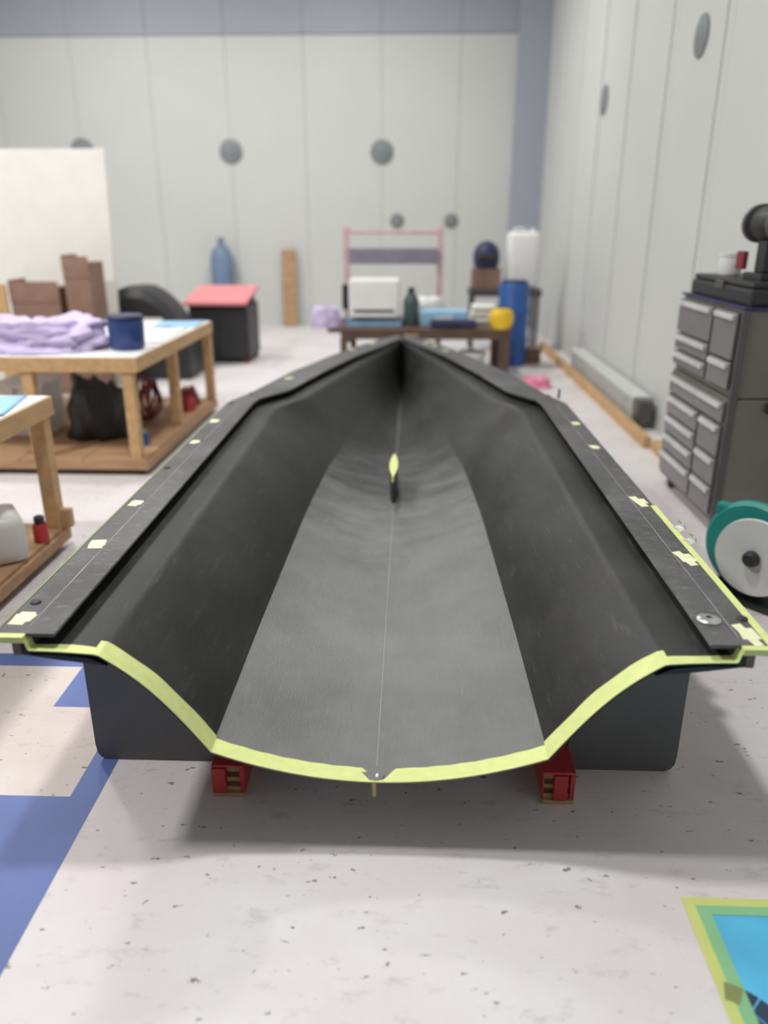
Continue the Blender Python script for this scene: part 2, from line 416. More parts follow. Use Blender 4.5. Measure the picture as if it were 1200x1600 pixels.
# flange plates with the lip that overhangs the rebate
ysf = []
y = Y0
while y < 6.17: ysf.append(y); y += .05
for s in (-1, 1):
    bm = bmesh.new(); prev = None; rings = []
    for k, y in enumerate(ysf + [6.20, 6.34]):
        xi = interp(T_xi, y); f = min(1, max(xi, .0)/.45); xs = xi+.062*f+.006
        xo = interp(T_xo, y); xs = min(xs, xo-.01)
        jag = .0025*noise.noise(Vector((y*9, s*3, 0)))
        if y > 6.17: xi = 0; xs = .02
        rings.append([bm.verts.new((s*a, y-Y0, z)) for a, z in ((xs, ZF-.004), (xo+jag, ZF-.004), (xo+jag, ZF+.001), (xs, ZF+.001))])
    for a, b in zip(rings, rings[1:]):
        for i in range(4): bm.faces.new((a[i], a[(i+1) % 4], b[(i+1) % 4], b[i]))
    bm.faces.new(rings[0]); bm.faces.new(rings[-1][::-1])
    bmobj('flange', bm, M['flange'], hull)
    bm = bmesh.new(); rings = []
    ylip = [Y0+.012] + ysf[1:] + [6.17, 6.20]
    for y in ylip:
        xi = interp(T_xi, y); f = min(1, max(xi, .0)/.45); xs = xi+.062*f+.004
        if y > 6.17: xi = 0; xs = .02
        j2 = .002*noise.noise(Vector((y*14, s*5, 2)))
        rings.append([bm.verts.new((s*a, y-Y0, z)) for a, z in ((xi+.003, ZF-.006), (xs+j2, ZF-.004), (xs+j2, ZF+.0032), (xi+.002, ZF+.0032), (xi, ZF))])
    for a, b in zip(rings, rings[1:]):
        for i in range(5): bm.faces.new((a[i], a[(i+1) % 5], b[(i+1) % 5], b[i]))
    bm.faces.new(rings[0]); bm.faces.new(rings[-1][::-1])
    bmobj('lip', bm, M['flange'], hull)
    # stringer under the flange, layered edge on the outside
    bm = bmesh.new(); rings = []
    for y in [Y0+.004] + [q for q in ysf[1:] if q < 3.85]:
        rings.append([bm.verts.new((s*a, y-Y0, z)) for a, z in ((.798, ZF-.005), (.793, .508), (.70, .494), (.622, .485), (.602, .482), (.640, .500), (.70, .507), (.77, .508), (.786, ZF-.005))])
    n = len(rings[0])
    for a, b in zip(rings, rings[1:]):
        for i in range(n): bm.faces.new((a[i], a[(i+1) % n], b[(i+1) % n], b[i]))
    bm.faces.new(rings[0]); bm.faces.new(rings[-1][::-1])
    bmobj('stringer', bm, M['black'], hull)
    box('layered_edge', s*.788 if s > 0 else -.806, .806 if s > 0 else -.788, .0, .02, .508, ZF-.005, M['edge'], hull, .001)
# bulkhead standing on the floor behind the open end
YB = 1.74
def bulkhead(yb, xin, sgn):
    pts = [(x, z) for x, z in ((.30, .195), (.375, .222), (.41, .262), (.44, .300), (.50, .372), (.57, .437), (.60, .462), (.795, .494)) if x > xin]
    zi = interp([(.30, .195), (.375, .222), (.41, .262), (.44, .300), (.50, .372), (.57, .437)], xin)
    poly = [(xin, zi)] + pts + [(.797, .05), (.794, .022), (.785, .008), (.768, 0), (xin, 0)]
    bm = bmesh.new()
    f = bm.faces.new([bm.verts.new((sgn*a, yb-Y0, b)) for a, b in poly])
    r = bmesh.ops.extrude_face_region(bm, geom=[f])
    for v in r['geom']:
        if isinstance(v, bmesh.types.BMVert): v.co.y += .018
    bmobj('bulkhead', bm, M['board'], hull)
for yb in (YB, 3.6):
    bulkhead(yb, .448, -1); bulkhead(yb, .503, 1)

# lime tape along the open end
def surf_strip(name, y0f, y1f, i0, i1, side, m, lift=.0012, sub=4):
    """strip lying on the shell between section points i0..i1, y range given by functions of fraction"""
    vs, fs = [], []
    n = (i1-i0)*sub
    cols = 3
    for q in range(n+1):
        fi = i0 + q/sub; k = min(int(fi), i1-1); fr = fi-k; t = q/n
        for c in range(cols):
            y = y0f(t) + (y1f(t)-y0f(t))*c/(cols-1)
            s, _ = sec(y, 1); a, b = s[k], s[k+1]
            tx, tz = b[0]-a[0], b[1]-a[1]; l = math.hypot(tx, tz) or 1
            vs.append((side*(a[0]+tx*fr - tz/l*lift), y-Y0, a[1]+tz*fr + tx/l*lift))
    for q in range(n):
        for c in range(cols-1):
            a = q*cols+c; f = (a, a+1, a+cols+1, a+cols); fs.append(f if side > 0 else f[::-1])
    o = meshobj(name, vs, fs, m, hull, False)
    md = o.modifiers.new('thick', 'SOLIDIFY'); md.thickness = .0007; md.offset = 0
    return o
for s in (-1, 1):
    # bottom: from near the keel (notched) to the chine
    surf_strip('tape_strip', lambda t: Y0-.003, lambda t: Y0+.004+.042*min(1, max(0, (t-.03)/.07) if t > .03 else 0)+.0008*math.sin(t*40), 0, 14, s, M['tape'])
    surf_strip('tape_strip', lambda t: Y0-.003, lambda t: Y0+.056+.0015*math.sin(t*17+s), 14, 32, s, M['tape'], .0018)
    surf_strip('tape_strip', lambda t: Y0-.003, lambda t: Y0+.028+.002*math.sin(t*9+s), 32, 39, s, M['tape'], .0013)
    x0, x1 = sorted((s*.778, s*.860))
    box('tape_strip', x0, x1, -.004, .014, ZF-.0125, ZF+.0018, M['tape'], hull)
notch = [(-.034, .030), (.012, .030), (.022, .022), (.016, .006), (.002, .001), (-.014, .004), (-.024, .018)]
prism('resin_patch', [(a-.008, b) for a, b in notch], ZK+.0012, ZK+.0026, M['resin'], hull)
lump('filler_dab', -.004, .018, ZK+.001, .004, .008, .004, M['white'], hull, n=10, m=5)
box('tape_tail', -.0145, -.0055, -.005, -.0035, ZK-.038, ZK+.003, M['brass'], hull, .0005)
# seam line down the keel
vs = []; fs = []
yy = [Y0+.05+.05*i for i in range(int((6.0-Y0-.05)/.05))]
for y in yy:
    z = sec(y, 1)[0][0][1]+.0011; vs += [(-.0012-.006, y-Y0, z), (.0012-.006, y-Y0, z)]
for i in range(len(yy)-1): fs.append((2*i, 2*i+1, 2*i+3, 2*i+2))
o = meshobj('keel_seam', vs, fs, M['pale'], hull); o.modifiers.new('thick', 'SOLIDIFY').thickness = .0008
# outer edge tape on the flanges
def edge_tape(s, ya, yb, w, m):
    bm = bmesh.new(); rings = []
    n = 30
    for i in range(n+1):
        y = ya+(yb-ya)*i/n; xo = interp(T_xo, y); j = .001*noise.noise(Vector((y*20, 1, 1)))
        rings.append([bm.verts.new((s*a, y-Y0, z)) for a, z in ((xo-w+j, ZF+.001), (xo-w+j, ZF+.0022), (xo+.006, ZF+.0022), (xo+.006, ZF-.012), (xo+.003, ZF-.012), (xo+.003, ZF+.001))])
    for a, b in zip(rings, rings[1:]):
        for i in range(6): bm.faces.new((a[i], a[(i+1) % 6], b[(i+1) % 6], b[i]))
    bm.faces.new(rings[0]); bm.faces.new(rings[-1][::-1])
    bmobj('edge_tape', bm, m, hull)
edge_tape(1, Y0, 2.34, .012, M['tape'])
edge_tape(-1, Y0+.03, 3.80, .0005, M['edgetape'])
# pale scribed line where the lip laps the flange
for s in (-1, 1):
    vs, fs = [], []
    yy = [Y0+.05+.03*i for i in range(78)]
    for y in yy:
        w = .0006+.0012*max(0, noise.noise(Vector((y*7, s*4, 3)))+.25); x = s*(interp(T_xi, y)+.074)
        vs += [(x-w, y-Y0, ZF+.0013), (x+w, y-Y0, ZF+.0013)]
    for i in range(len(yy)-1): fs.append((2*i, 2*i+1, 2*i+3, 2*i+2))
    o = meshobj('scribe_line', vs, fs, M['scribe'], hull); o.modifiers.new('thick', 'SOLIDIFY').thickness = .0006
# tape patches over the bolt holes
def patch(x, y, s, kind, k=1.0, rz=0):
    a = random.uniform(-.15, .15)+rz; bm = bmesh.new()
    def quad(cx, cy, l, w, a2, z):
        pts = []
        for u, v in ((-l, -w), (l, -w), (l, w), (-l, w)):
            u += random.uniform(-.003, .003)*k; v += random.uniform(-.002, .002)*k
            c, d = math.cos(a2), math.sin(a2)
            pts.append(bm.verts.new((cx+u*c-v*d, cy+u*d+v*c, z)))
        f = bm.faces.new(pts)
        r = bmesh.ops.extrude_face_region(bm, geom=[f])
        for v in r['geom']:
            if isinstance(v, bmesh.types.BMVert): v.co.z += .0005
    if kind == 'cross':
        quad(x, y-Y0, .017*k, .020*k, a, ZF+.0011); quad(x-.003*s*k, y-Y0-.004*k, .010*k, .040*k, a+.12*s, ZF+.0016)
    else:
        quad(x, y-Y0, .015*k, .026*k, a, ZF+.0011); quad(x+.002*k, y-Y0, .019*k, .015*k, a+.1, ZF+.0016)
    bmobj('tape_patch', bm, M['tape2'], hull)
for x, y, kd, k in [(-.818, 1.535, 'a', 1.2), (-.816, 1.971, 'a', 1.2), (-.820, 2.309, 'a', 1.0), (-.826, 3.055, 'a', 1.0), (-.832, 3.418, 'a', 1.1), (-.645, 4.467, 'a', 1.0), (-.352, 5.576, 'a', .9), (-.221, 5.897, 'a', 1.1),
                    (.815, 1.517, 'cross', 1.18), (.815, 1.928, 'cross', 1.18), (.815, 2.382, 'cross', 1.18), (.812, 3.032, 'a', 1.0), (.815, 3.426, 'a', 1.0), (.316, 5.569, 'a', 1.1), (.240, 5.782, 'a', 1.0), (.184, 5.91, 'a', 1.0)]:
    patch(x, y, 1 if x > 0 else -1, kd, k, 0 if y < 4 else (.55 if x > 0 else -.55))
# bolt heads
for x, y in [(-.824, 1.612), (-.832, 2.69), (-.838, 3.79), (-.78, 4.02), (.828, 1.585), (.79, 4.02)]:
    lathe('bolt_head', [(0, .0045), (.010, .0045), (.012, .003), (.013, 0)], M['black'], hull, 16, (x, y-Y0, ZF+.001))
lathe('dowel_pin', [(0, .05), (.005, .05), (.006, .045), (.006, 0)], M['black'], hull, 10, (.835, 3.96-Y0, ZF))
box('flange_stub', -.392, -.366, 5.63-Y0, 5.645-Y0, ZF-.03, ZF+.04, M['white'], hull, .003)
box('bow_batten', .01, .13, 6.30-Y0, 6.34-Y0, ZF+.001, ZF+.012, M['wood2'], hull, .003)
# curls of clear film on the right edge
for y, L, hh in [(2.135, .055, .028), (2.04, .050, .024)]:
    vs, fs = [], []
    n = 8
    for i in range(n+1):
        u = i/n
        for j in range(5):
            v = j/4
            vs.append((.852+.020*math.sin(v*2.6)+.004*math.sin(u*7), y-Y0+(u-.5)*L*(1-.35*v), ZF+.003+hh*v*(.55+.45*math.sin(u*math.pi))))
    for i in range(n):
        for j in range(4): fs.append((i*5+j, i*5+j+1, i*5+j+6, i*5+j+5))
    o = meshobj('film_scrap', vs, fs, M['clear'], hull, True); o.modifiers.new('thick', 'SOLIDIFY').thickness = .0008
# daggerboard case: lens shaped post with a taped top
def lens(n=14, L=.375, W=.019):
    up = [(W*math.sin(math.pi*t)**.75*(1.0 if t > .3 else 1), L*t) for t in [i/n for i in range(n+1)]]
    return up + [(-a, b) for a, b in up[-2:0:-1]]
zb = sec(3.34, 1)[0][0][1]
lp = [(a-.009, b+3.34-Y0) for a, b in lens()]
prism('dagger_case', lp, zb-.004, .318, M['black'], hull)
lp2 = [(-.009+(a+.009)*1.06, b) for a, b in lp]
prism('case_tape', [(a, b) for a, b in lp2], .3185, .3205, M['tape'], hull)
prism('case_tape_front', [(-.009+q*.007, 3.34-Y0-.0015+abs(q)*.010) for q in (-1, 0, 1)]+[(-.002, 3.34-Y0+.014), (-.016, 3.34-Y0+.014)], .292, .319, M['tape'], hull)
# steel washer lying on the flange
t = thing('steel_washer', 'round silver metal washer lying on the right flange near the taped end', 'washer', (.748, 1.574, ZF+.0033))
lathe('rim', [(.007, .0), (.007, .008), (.014, .009), (.0185, .0065), (.025, .005), (.027, .003), (.027, 0), (.007, 0)], M['steel'], t, 32)
lathe('socket', [(0, .004), (.0068, .004), (.0068, .0005), (0, .0005)], M['chestdk'], t, 12)

# ------------------------------------------------------------------ red support blocks under the chines
def block(x0, x1, label, front):
    t = thing('support_block', label, 'block', ((x0+x1)/2, 1.602, 0), 0, 'red blocks under the hull')
    w = (x1-x0)/2
    box('base_board', -w, w, 0, .42, 0, .012, M['ply'], t, .001)
    fx0, fx1 = front
    box('front_piece', fx0, fx1, -.002, .05, .012, .088, M['red'], t, .002)
    z = .012
    for k in range(6):
        box('ply_layer', -w+.004, w-.012, .010+.004*(k % 2)+.003*k, .42, z, z+.0125, M['ply'] if k % 2 == 0 else M['plydark'], t, .001); z += .0127
    box('cheek', w-.012, w, .004, .42, .012, .088, M['red'], t, .001)
    if front[0] > -w+.01: box('cheek', -w, -w+.004, .008, .42, .012, .088, M['red'], t, .001)
    box('top_board', -w, w, .004, .42, .0885, .096, M['red'], t, .002)
    box('riser', -w+.01, w-.01, .20, .42, .096, .228, M['red'], t, .002)
    box('cap', -w, w-.006, .19, .43, .228, .238, M['red'], t, .002)
block(-.438, -.354, 'red painted plywood block under the left side of the hull', (-.042, -.006))
block(.414, .496, 'red painted plywood block under the right side of the hull', (-.012, .022))

# ------------------------------------------------------------------ workbenches on the left
def bench(name, label, x0, x1, y0, y1, h, legs, deck=True, topm='white', group='pine workbenches'):
    t = thing(name, label, 'workbench', ((x0+x1)/2, (y0+y1)/2, 0), 0, group)
    cx, cy = (x0+x1)/2, (y0+y1)/2
    X0, X1, Y_0, Y1 = x0-cx, x1-cx, y0-cy, y1-cy
    box('tabletop', X0+.01, X1-.01, Y_0+.01, Y1-.01, h-.018, h, M[topm], t, .002)
    box('rail', X0, X1, Y_0, Y_0+.035, h-.085, h-.004, M['wood'], t, .002)
    box('rail', X0, X1, Y1-.035, Y1, h-.085, h-.004, M['wood'], t, .002)
    box('rail', X1-.035, X1, Y_0+.035, Y1-.035, h-.085, h-.004, M['wood'], t, .002)
    box('rail', X0, X0+.035, Y_0+.035, Y1-.035, h-.085, h-.004, M['wood'], t, .002)
    for lx, ly in legs:
        box('leg', lx-cx-.032, lx-cx+.032, ly-cy-.032, ly-cy+.032, .10, h-.018, M['wood'], t, .003)
    n = 4
    for i in range(n):
        a = X0+.01+(X1-X0-.02)*i/n; b = X0+.01+(X1-X0-.02)*(i+1)/n-.006
        box('deck_plank', a, b, Y_0+.01, Y1-.01, .085, .10, M['wood2'], t, .002)
    for yy in (Y_0+.01, Y1-.055): box('deck_beam', X0, X1, yy, yy+.045, .036, .085, M['wood2'], t, .003)
    for xx in (X0, X1-.04): box('deck_beam', xx, xx+.04, Y_0+.055, Y1-.055, .036, .085, M['wood2'], t, .003)
    for xx in (X0+.06, X1-.06):
        for yy in (Y_0+.07, Y1-.07):
            lathe('caster', [(0, -.010), (.017, -.010), (.019, -.006), (.019, .006), (.017, .010), (0, .010)], M['black'], t, 16, (xx, yy, .019), 'X')
    return t
b1 = bench('workbench', 'low pine workbench nearest on the left, with pale blue sheets', -2.75, -1.50, 1.75, 3.27, .700, [(-1.55, 3.225), (-1.55, 1.79), (-2.7, 3.225), (-2.7, 1.79)])
# gusset brace at the foot of the corner leg
bm = bmesh.new()
box('foot_brace', 1.25/2-.07, 1.25/2+.03, .76-.06, .76-.02, .10, .19, M['wood'], b1, .01)
b2 = bench('workbench', 'long pine workbench behind the nearest one, holding lavender cloth', -3.0, -1.47, 4.28, 6.03, .700, [(-1.54, 4.325), (-1.54, 5.16), (-1.51, 5.99), (-2.12, 4.325), (-2.95, 4.325), (-2.95, 5.99)])
def sheet(name, label, cx, cy, z, w, d, rz, m, th=.004, cat='sheet', curl=.012):
    vs, fs = [], []
    n = 10
    for i in range(n+1):
        for j in range(n+1):
            u, v = i/n-.5, j/n-.5
            x, y = u*w, v*d; c, s = math.cos(rz), math.sin(rz)
            vs.append((x*c-y*s, x*s+y*c, th+curl*(max(0, noise.noise(Vector((u*3+cx, v*3+cy, z)))+.2))*(abs(u)+abs(v))))
    for i in range(n):
        for j in range(n):
            a = i*(n+1)+j; fs.append((a, a+n+1, a+n+2, a+1))
    o = meshobj(name, vs, fs, m, None, True); o.location = (cx, cy, z)
    md = o.modifiers.new('thick', 'SOLIDIFY'); md.thickness = th; md.offset = -1
    return tag(o, label, cat)
sheet('plastic_sheet', 'light blue plastic sheet on the nearest left workbench', -1.73, 3.02, .700, .36, .38, .2, M['ltblue'])
sheet('paper_sheet', 'white paper sheet beside blue plastic on the nearest left workbench', -1.76, 2.54, .700, .35, .42, -.1, M['white'])
sheet('plastic_sheet', 'light blue film at the far end of the long workbench', -1.66, 5.80, .700, .32, .36, .1, M['ltblue'])
sheet('paper_sheet', 'white paper sheet in the middle of the long workbench', -1.66, 5.20, .700, .30, .72, .05, M['white'])
tag(lump('cloth_pile', -2.20, 4.63, .700, .44, .27, .165, M['lav'], None, .30, 3.2, 2, .3, 60, 22), 'crumpled lavender cloth heaped on the long left workbench', 'cloth')
t = thing('plastic_tub', 'dark blue plastic tub with lid beside the lavender cloth', 'tub', (-1.625, 4.60, .700))
lathe('body', [(0, 0), (.085, 0), (.10, .02), (.105, .16), (.10, .175), (0, .175)], M['navy'], t)
lathe('lid', [(0, .176), (.108, .176), (.110, .19), (.10, .20), (0, .203)], M['navydk'], t)
# things under the benches
def jerry(name, label, loc, sx, sy, h, m, capm, rz=0):
    t = thing(name, label, 'canister', loc, rz)
    box('body', -sx/2, sx/2, -sy/2, sy/2, 0, h, m, t, min(sx, sy)*.22, smooth=True)
    lathe('cap', [(0, .035), (.026, .035), (.03, .028), (.03, 0), (0, 0)], capm, t, 16, (sx*.28, 0, h-.004))
    tube('handle', [(-sx*.36, 0, h-.02), (-sx*.3, 0, h+.03), (sx*.02, 0, h+.03), (sx*.08, 0, h-.02)], .011, m, t)
    return t
jerry('canister', 'cloudy white canister with red cap under the nearest workbench', (-1.635, 2.88, .10), .25, .20, .20, M['cloudy'], M['red'], 2.2)
t = thing('spray_can', 'small red and black spray can beside the white canister', 'spray can', (-1.535, 3.05, .10))
lathe('body', [(0, 0), (.030, 0), (.032, .006), (.032, .075), (.026, .085), (0, .085)], M['red'], t, 18)
lathe('cap', [(0, .086), (.022, .086), (.022, .115), (.014, .12), (0, .12)], M['black'], t, 18)
tag(lump('tool_bag', -1.96, 4.86, .10, .20, .18, .34, M['black'], None, .22, 2.2, 4, .4), 'black soft bag on the lower deck of the long workbench', 'bag')
t = thing('storage_box', 'white storage box on the lower deck left of the black bag', 'box', (-2.44, 4.94, .10))
box('body', -.15, .15, -.15, .15, 0, .31, M['white'], t, .012); box('lid', -.165, .165, -.165, .165, .311, .35, M['cloudy'], t, .010)
for sx in (-1, 1): box('clip', sx*.05-.025, sx*.05+.025, -.172, -.166, .27, .33, M['cloudy'], t, .002)
t = thing('hose_coil', 'coiled dark red hose under the long workbench behind the front leg', 'hose', (-1.76, 5.22, .10))
for k in range(4):
    tube('hose_loop', [(.004*k+.012*math.sin(a*3+k), (.145-.006*k)*math.cos(a), .162+(.145-.006*k)*math.sin(a)) for a in [2*math.pi*i/36 for i in range(36)]], .0115, M['dkred'], t, 8, True).location = (.022*k-.03, 0, 0)
tag(lump('rag_bundle', -1.66, 5.78, .10, .10, .12, .12, M['dkred'], None, .3, 3, 5), 'dark red rag bundle at the far end of the lower deck', 'rag')
tag(lump('glove', -1.58, 5.58, .10, .05, .06, .09, M['red'], None, .4, 4, 6), 'bright red glove in front of the dark red rag bundle', 'glove')
t = thing('paint_tin', 'small light blue tin on the lower deck near the front leg', 'tin', (-1.62, 4.62, .10))
lathe('body', [(0, 0), (.05, 0), (.05, .075), (.052, .08), (0, .08)], M['blue'], t, 20)
lathe('lid', [(0, .0805), (.045, .0805), (.047, .086), (0, .086)], M['stainlt'], t, 20)

# ------------------------------------------------------------------ far left
b = box('foam_board', -4.9, -2.62, -.03, .03, 0, 2.02, M['cream'], None, .004); b.location = (0, 7.25, 0.012); b.rotation_euler = (R(-6), 0, 0)
tag(b, 'large cream board leaning upright on the far left', 'board')
b.location = (0, 7.1, .004)
for X, sx, h, lab in [(-3.10, .42, .90, 'brown cardboard box in front of the cream board'), (-2.72, .22, 1.10, 'tall brown cardboard carton at the edge of the cream board')]:
    t = thing('cardboard_box', lab, 'box', (X, 6.75, 0))
    box('body', -sx/2, sx/2, -.16, .16, 0, h, M['brown'], t, .004)
    box('flap', -sx/2, sx/2, -.165, -.161, h-.12, h+.05, M['brown'], t, .001)
    box('flap', -sx/2-.005, -sx/2-.001, -.16, .16, h-.06, h+.06, M['brown'], t, .001)
t = thing('timber_offcut', 'pale timber offcut standing in front of the cream board', 'timber', (-3.38, 6.55, 0), .2)
box('plank', -.06, .06, -.02, .02, 0, .93, M['wood'], t, .004)
# black moulded tub
t = thing('black_mould', 'black curved laminate mould resting behind the long workbench', 'mould', (-2.45, 7.55, 0))
vs, fs = [], []
n = 20
for i in range(n+1):
    u = i/n; x = -.42+.84*u; h = .86 - 1.35*(abs(u-.42))**2.4 - (.0 if u < .5 else .2*(u-.5))
    for yy, dz in ((-.26, -.10), (-.20, -.01), (0, .0), (.20, -.01), (.26, -.10)): vs.append((x, yy, h+dz))
    for yy in (.26, -.26): vs.append((x, yy, 0))
for i in range(n):
    for j in range(7):
        k = (j+1) % 7; fs.append((i*7+j, i*7+k, (i+1)*7+k, (i+1)*7+j))
fs += [tuple(range(7)), tuple(n*7+j for j in range(7))[::-1]]
bm = bmesh.new(); bv = [bm.verts.new(v) for v in vs]
for f in fs: bm.faces.new([bv[q] for q in f])
bmobj('shell', bm, M['black'], t)
box('pale_rim', -.30, .20, -.275, -.262, .50, .58, M['cloudy'], t, .004)
t = thing('dark_cabinet', 'dark grey cabinet under a pink board behind the long workbench', 'cabinet', (-1.95, 8.50, 0))
box('body', -.31, .31, -.30, .30, .05, .60, M['black'], t, .008)
for k in range(2): box('door', -.30+.302*k, -.002+.302*k, -.315, -.301, .07, .58, M['black'], t, .004)
for xx in (-.27, .27):
    for yy in (-.26, .26): box('foot', xx-.025, xx+.025, yy-.025, yy+.025, 0, .05, M['dkred'], t, .003)
b = box('pink_board', -.33, .33, -.40, .36, 0, .035, M['pink'], None, .006); b.location = (-1.96, 8.5, .672); b.rotation_euler = (R(9), 0, 0)
tag(b, 'pink foam board lying tilted on the dark cabinet', 'board')
t = thing('wood_batten', 'thin wood batten propping the pink board on the cabinet', 'batten', (-1.95, 8.76, .60))
box('strip', -.28, .28, -.03, .03, 0, .078, M['wood2'], t, .004)
t = thing('gas_bottle', 'tall blue gas bottle standing against back wall behind the cabinet', 'gas bottle', (-2.62, 11.38, 0))
lathe('body', [(0, 0), (.15, 0), (.16, .02), (.16, .95), (.12, 1.06), (.05, 1.12), (0, 1.12)], M['bluegrey'], t)
lathe('valve', [(0, 1.12), (.03, 1.12), (.03, 1.16), (.05, 1.165), (.05, 1.22), (0, 1.22)], M['bluegrey'], t, 14)
t = thing('wall_plank', 'narrow brown plank leaning against the back wall', 'plank', (-1.68, 11.45, 0))
box('board', -.10, .10, -.02, .02, .01, 1.06, M['wood2'], t, .004, rot=(R(-4), 0, 0))

# ------------------------------------------------------------------ table beyond the bow
t = thing('supply_table', 'low dark wood table beyond the bow covered in supplies', 'table', (.20, 7.65, 0))
for k in range(4): box('top_plank', -.90, .80, -.45+.226*k, -.45+.226*k+.22, .46, .495, M['darkwood'], t, .003)
for xx in (-.74, .74):
    for yy in (-.40, .40): box('leg', xx-.045, xx+.045, yy-.045, yy+.045, 0, .40, M['darkwood'], t, .004)
box('apron', -.78, .78, -.44, -.40, .40, .46, M['darkwood'], t, .003); box('apron', -.78, .78, .40, .44, .40, .46, M['darkwood'], t, .003)
ZT = .495
def put(o, x, y, z, rz=0): o.location = (x, y, z); o.rotation_euler = (0, 0, rz); return o
t = thing('printer', 'white box shaped printer on the supply table', 'printer', (-.28, 7.62, ZT+.06))
box('body', -.24, .24, -.18, .18, 0, .36, M['white'], t, .03); box('tray', -.20, .20, -.26, -.17, .03, .05, M['white'], t, .006); box('slot', -.19, .19, -.186, -.179, .06, .09, M['chestdk'], t, .002)
t = thing('plastic_crate', 'flat blue crate under the white printer', 'crate', (-.28, 7.62, ZT))
box('body', -.26, .26, -.22, .22, 0, .052, M['ltblue'], t, .006); box('rim', -.27, .27, -.23, .23, .050, .060, M['bluegrey'], t, .003)
t = thing('black_monitor', 'small black box left of the printer', 'box', (-.72, 7.95, ZT+.0)); t.location = (-.52, 7.98, ZT)
box('body', -.10, .07, -.06, .06, .10, .34, M['black'], t, .01); box('stand', -.05, .03, -.05, .05, 0, .10, M['black'], t, .004)
t = thing('purple_bag', 'purple bag slumped at left end of the supply table', 'bag', (-.76, 7.32, 0)); t.location = (-.66, 7.36, ZT)
lump('body', -.07, 0, 0, .14, .11, .17, M['lav'], t, .2, 2.5, 9)
t = thing('green_bottle', 'dark green bottle right of the printer', 'bottle', (.07, 7.50, ZT))
lathe('body', [(0, 0), (.07, 0), (.075, .01), (.075, .22), (.05, .28), (.03, .30), (0, .30)], M['dkgreen'], t, 20); lathe('cap', [(0, .301), (.032, .301), (.032, .345), (0, .345)], M['black'], t, 16)
t = thing('wire_rack', 'mauve shelf rack with pale pink uprights behind the printer', 'rack', (-.10, 8.30, 0))
for xx in (-.50, .46): box('upright', xx-.03, xx+.03, -.03, .03, 0, 1.38, M['palepink'], t, .006)
for z0, z1, m in [(1.02, 1.17, 'mauve'), (.35, .39, 'mauve')]: box('shelf', -.47, .43, -.14, .14, z0, z1, M[m], t, .008)
box('crossbar', -.47, .43, -.02, .02, 1.30, 1.34, M['palepink'], t, .006)
t = thing('navy_case', 'dark navy case lying at the front of the supply table', 'case', (.46, 7.30, ZT)); box('body', -.21, .21, -.07, .07, 0, .075, M['navydk'], t, .015); box('handle', -.05, .05, -.09, -.07, .03, .045, M['black'], t, .004)
t = thing('parts_bin', 'light blue parts bin behind the navy case', 'bin', (.38, 7.60, ZT)); box('body', -.22, .22, -.14, .14, 0, .13, M['ltblue'], t, .01); box('label_strip', -.08, .08, -.146, -.139, .03, .09, M['white'], t, .002)
t = thing('folded_cloth', 'cream folded cloth on top of supply table by blue barrel', 'cloth', (.78, 7.74, ZT)); 
for k in range(3): box('fold', -.14+.01*k, .14-.012*k, -.12, .12, .058*k, .058*k+.056, M['cream'], t, .024, smooth=True)
tag(lump('tissue_pack', .25, 7.95, ZT, .16, .10, .22, M['white'], None, .15, 2, 12, .3), 'white pack of wipes at back of the supply table', 'pack')
t = thing('yellow_bucket', 'round yellow bucket at the right end of the supply table', 'bucket', (.90, 7.28, ZT)); 
lathe('body', [(0, 0), (.085, 0), (.108, .05), (.115, .10), (.105, .15), (.08, .175), (0, .18)], M['yellow'], t, 24); tube('handle', [(.10*math.cos(a), 0, .14+.06*math.sin(a)) for a in [math.pi*i/10 for i in range(11)]], .006, M['black'], t, 6)
t = thing('blue_barrel', 'blue plastic barrel right of the supply table', 'barrel', (1.09+.12, 7.95, 0)); t.location = (1.13, 8.25, 0)
lathe('body', [(0, 0), (.15, 0), (.155, .02), (.155, .22), (.165, .24), (.165, .28), (.155, .30), (.155, .52), (.165, .54), (.165, .58), (.155, .60), (.155, .80), (.14, .84), (0, .84)], M['blue'], t, 28); lathe('lid', [(0, .841), (.13, .841), (.13, .86), (0, .86)], M['navydk'], t, 24)
t = thing('white_bucket', 'white bucket on the floor under the supply table', 'bucket', (.66, 7.45, 0)); lathe('body', [(0, .01), (.10, 0), (.11, .01), (.125, .24), (.132, .245), (.132, .26), (.12, .26), (.105, .02), (0, .02)], M['white'], t, 24); tube('handle', [(.13*math.cos(a), -.02-.10*math.sin(a), .24-.05*math.sin(a)) for a in [math.pi*i/12 for i in range(13)]], .004, M['steel'], t, 6)
t = thing('corner_shelf', 'dark shelf stand by the corner carrying a white jug', 'shelf', (1.16, 9.35, 0))
box('top', -.42, .40, -.22, .22, .62, .70, M['chestdk'], t, .006)
for xx in (-.38, .36):
    for yy in (-.18, .18): box('leg', xx-.02, xx+.02, yy-.02, yy+.02, 0, .62, M['chestdk'], t, .003)
jerry('white_jug', 'tall white jug standing on the corner shelf', (1.34, 9.33, .70), .36, .26, .62, M['white'], M['white'], 0)
t = thing('carton', 'brown carton on the corner shelf under the navy helmet', 'carton', (.93, 9.33, .70)); box('body', -.16, .16, -.15, .15, 0, .22, M['brown'], t, .004); box('tape_seam', -.02, .02, -.1505, .1505, .219, .2215, M['wood'], t)
t = thing('helmet', 'dark navy helmet on top of the brown carton', 'helmet', (.93, 9.33, .922)); lathe('shell', [(0, .30), (.07, .285), (.13, .23), (.155, .15), (.15, .06), (.13, .0), (0, 0)], M['navydk'], t, 24); box('visor', -.11, .11, -.165, -.10, .08, .15, M['black'], t, .02)
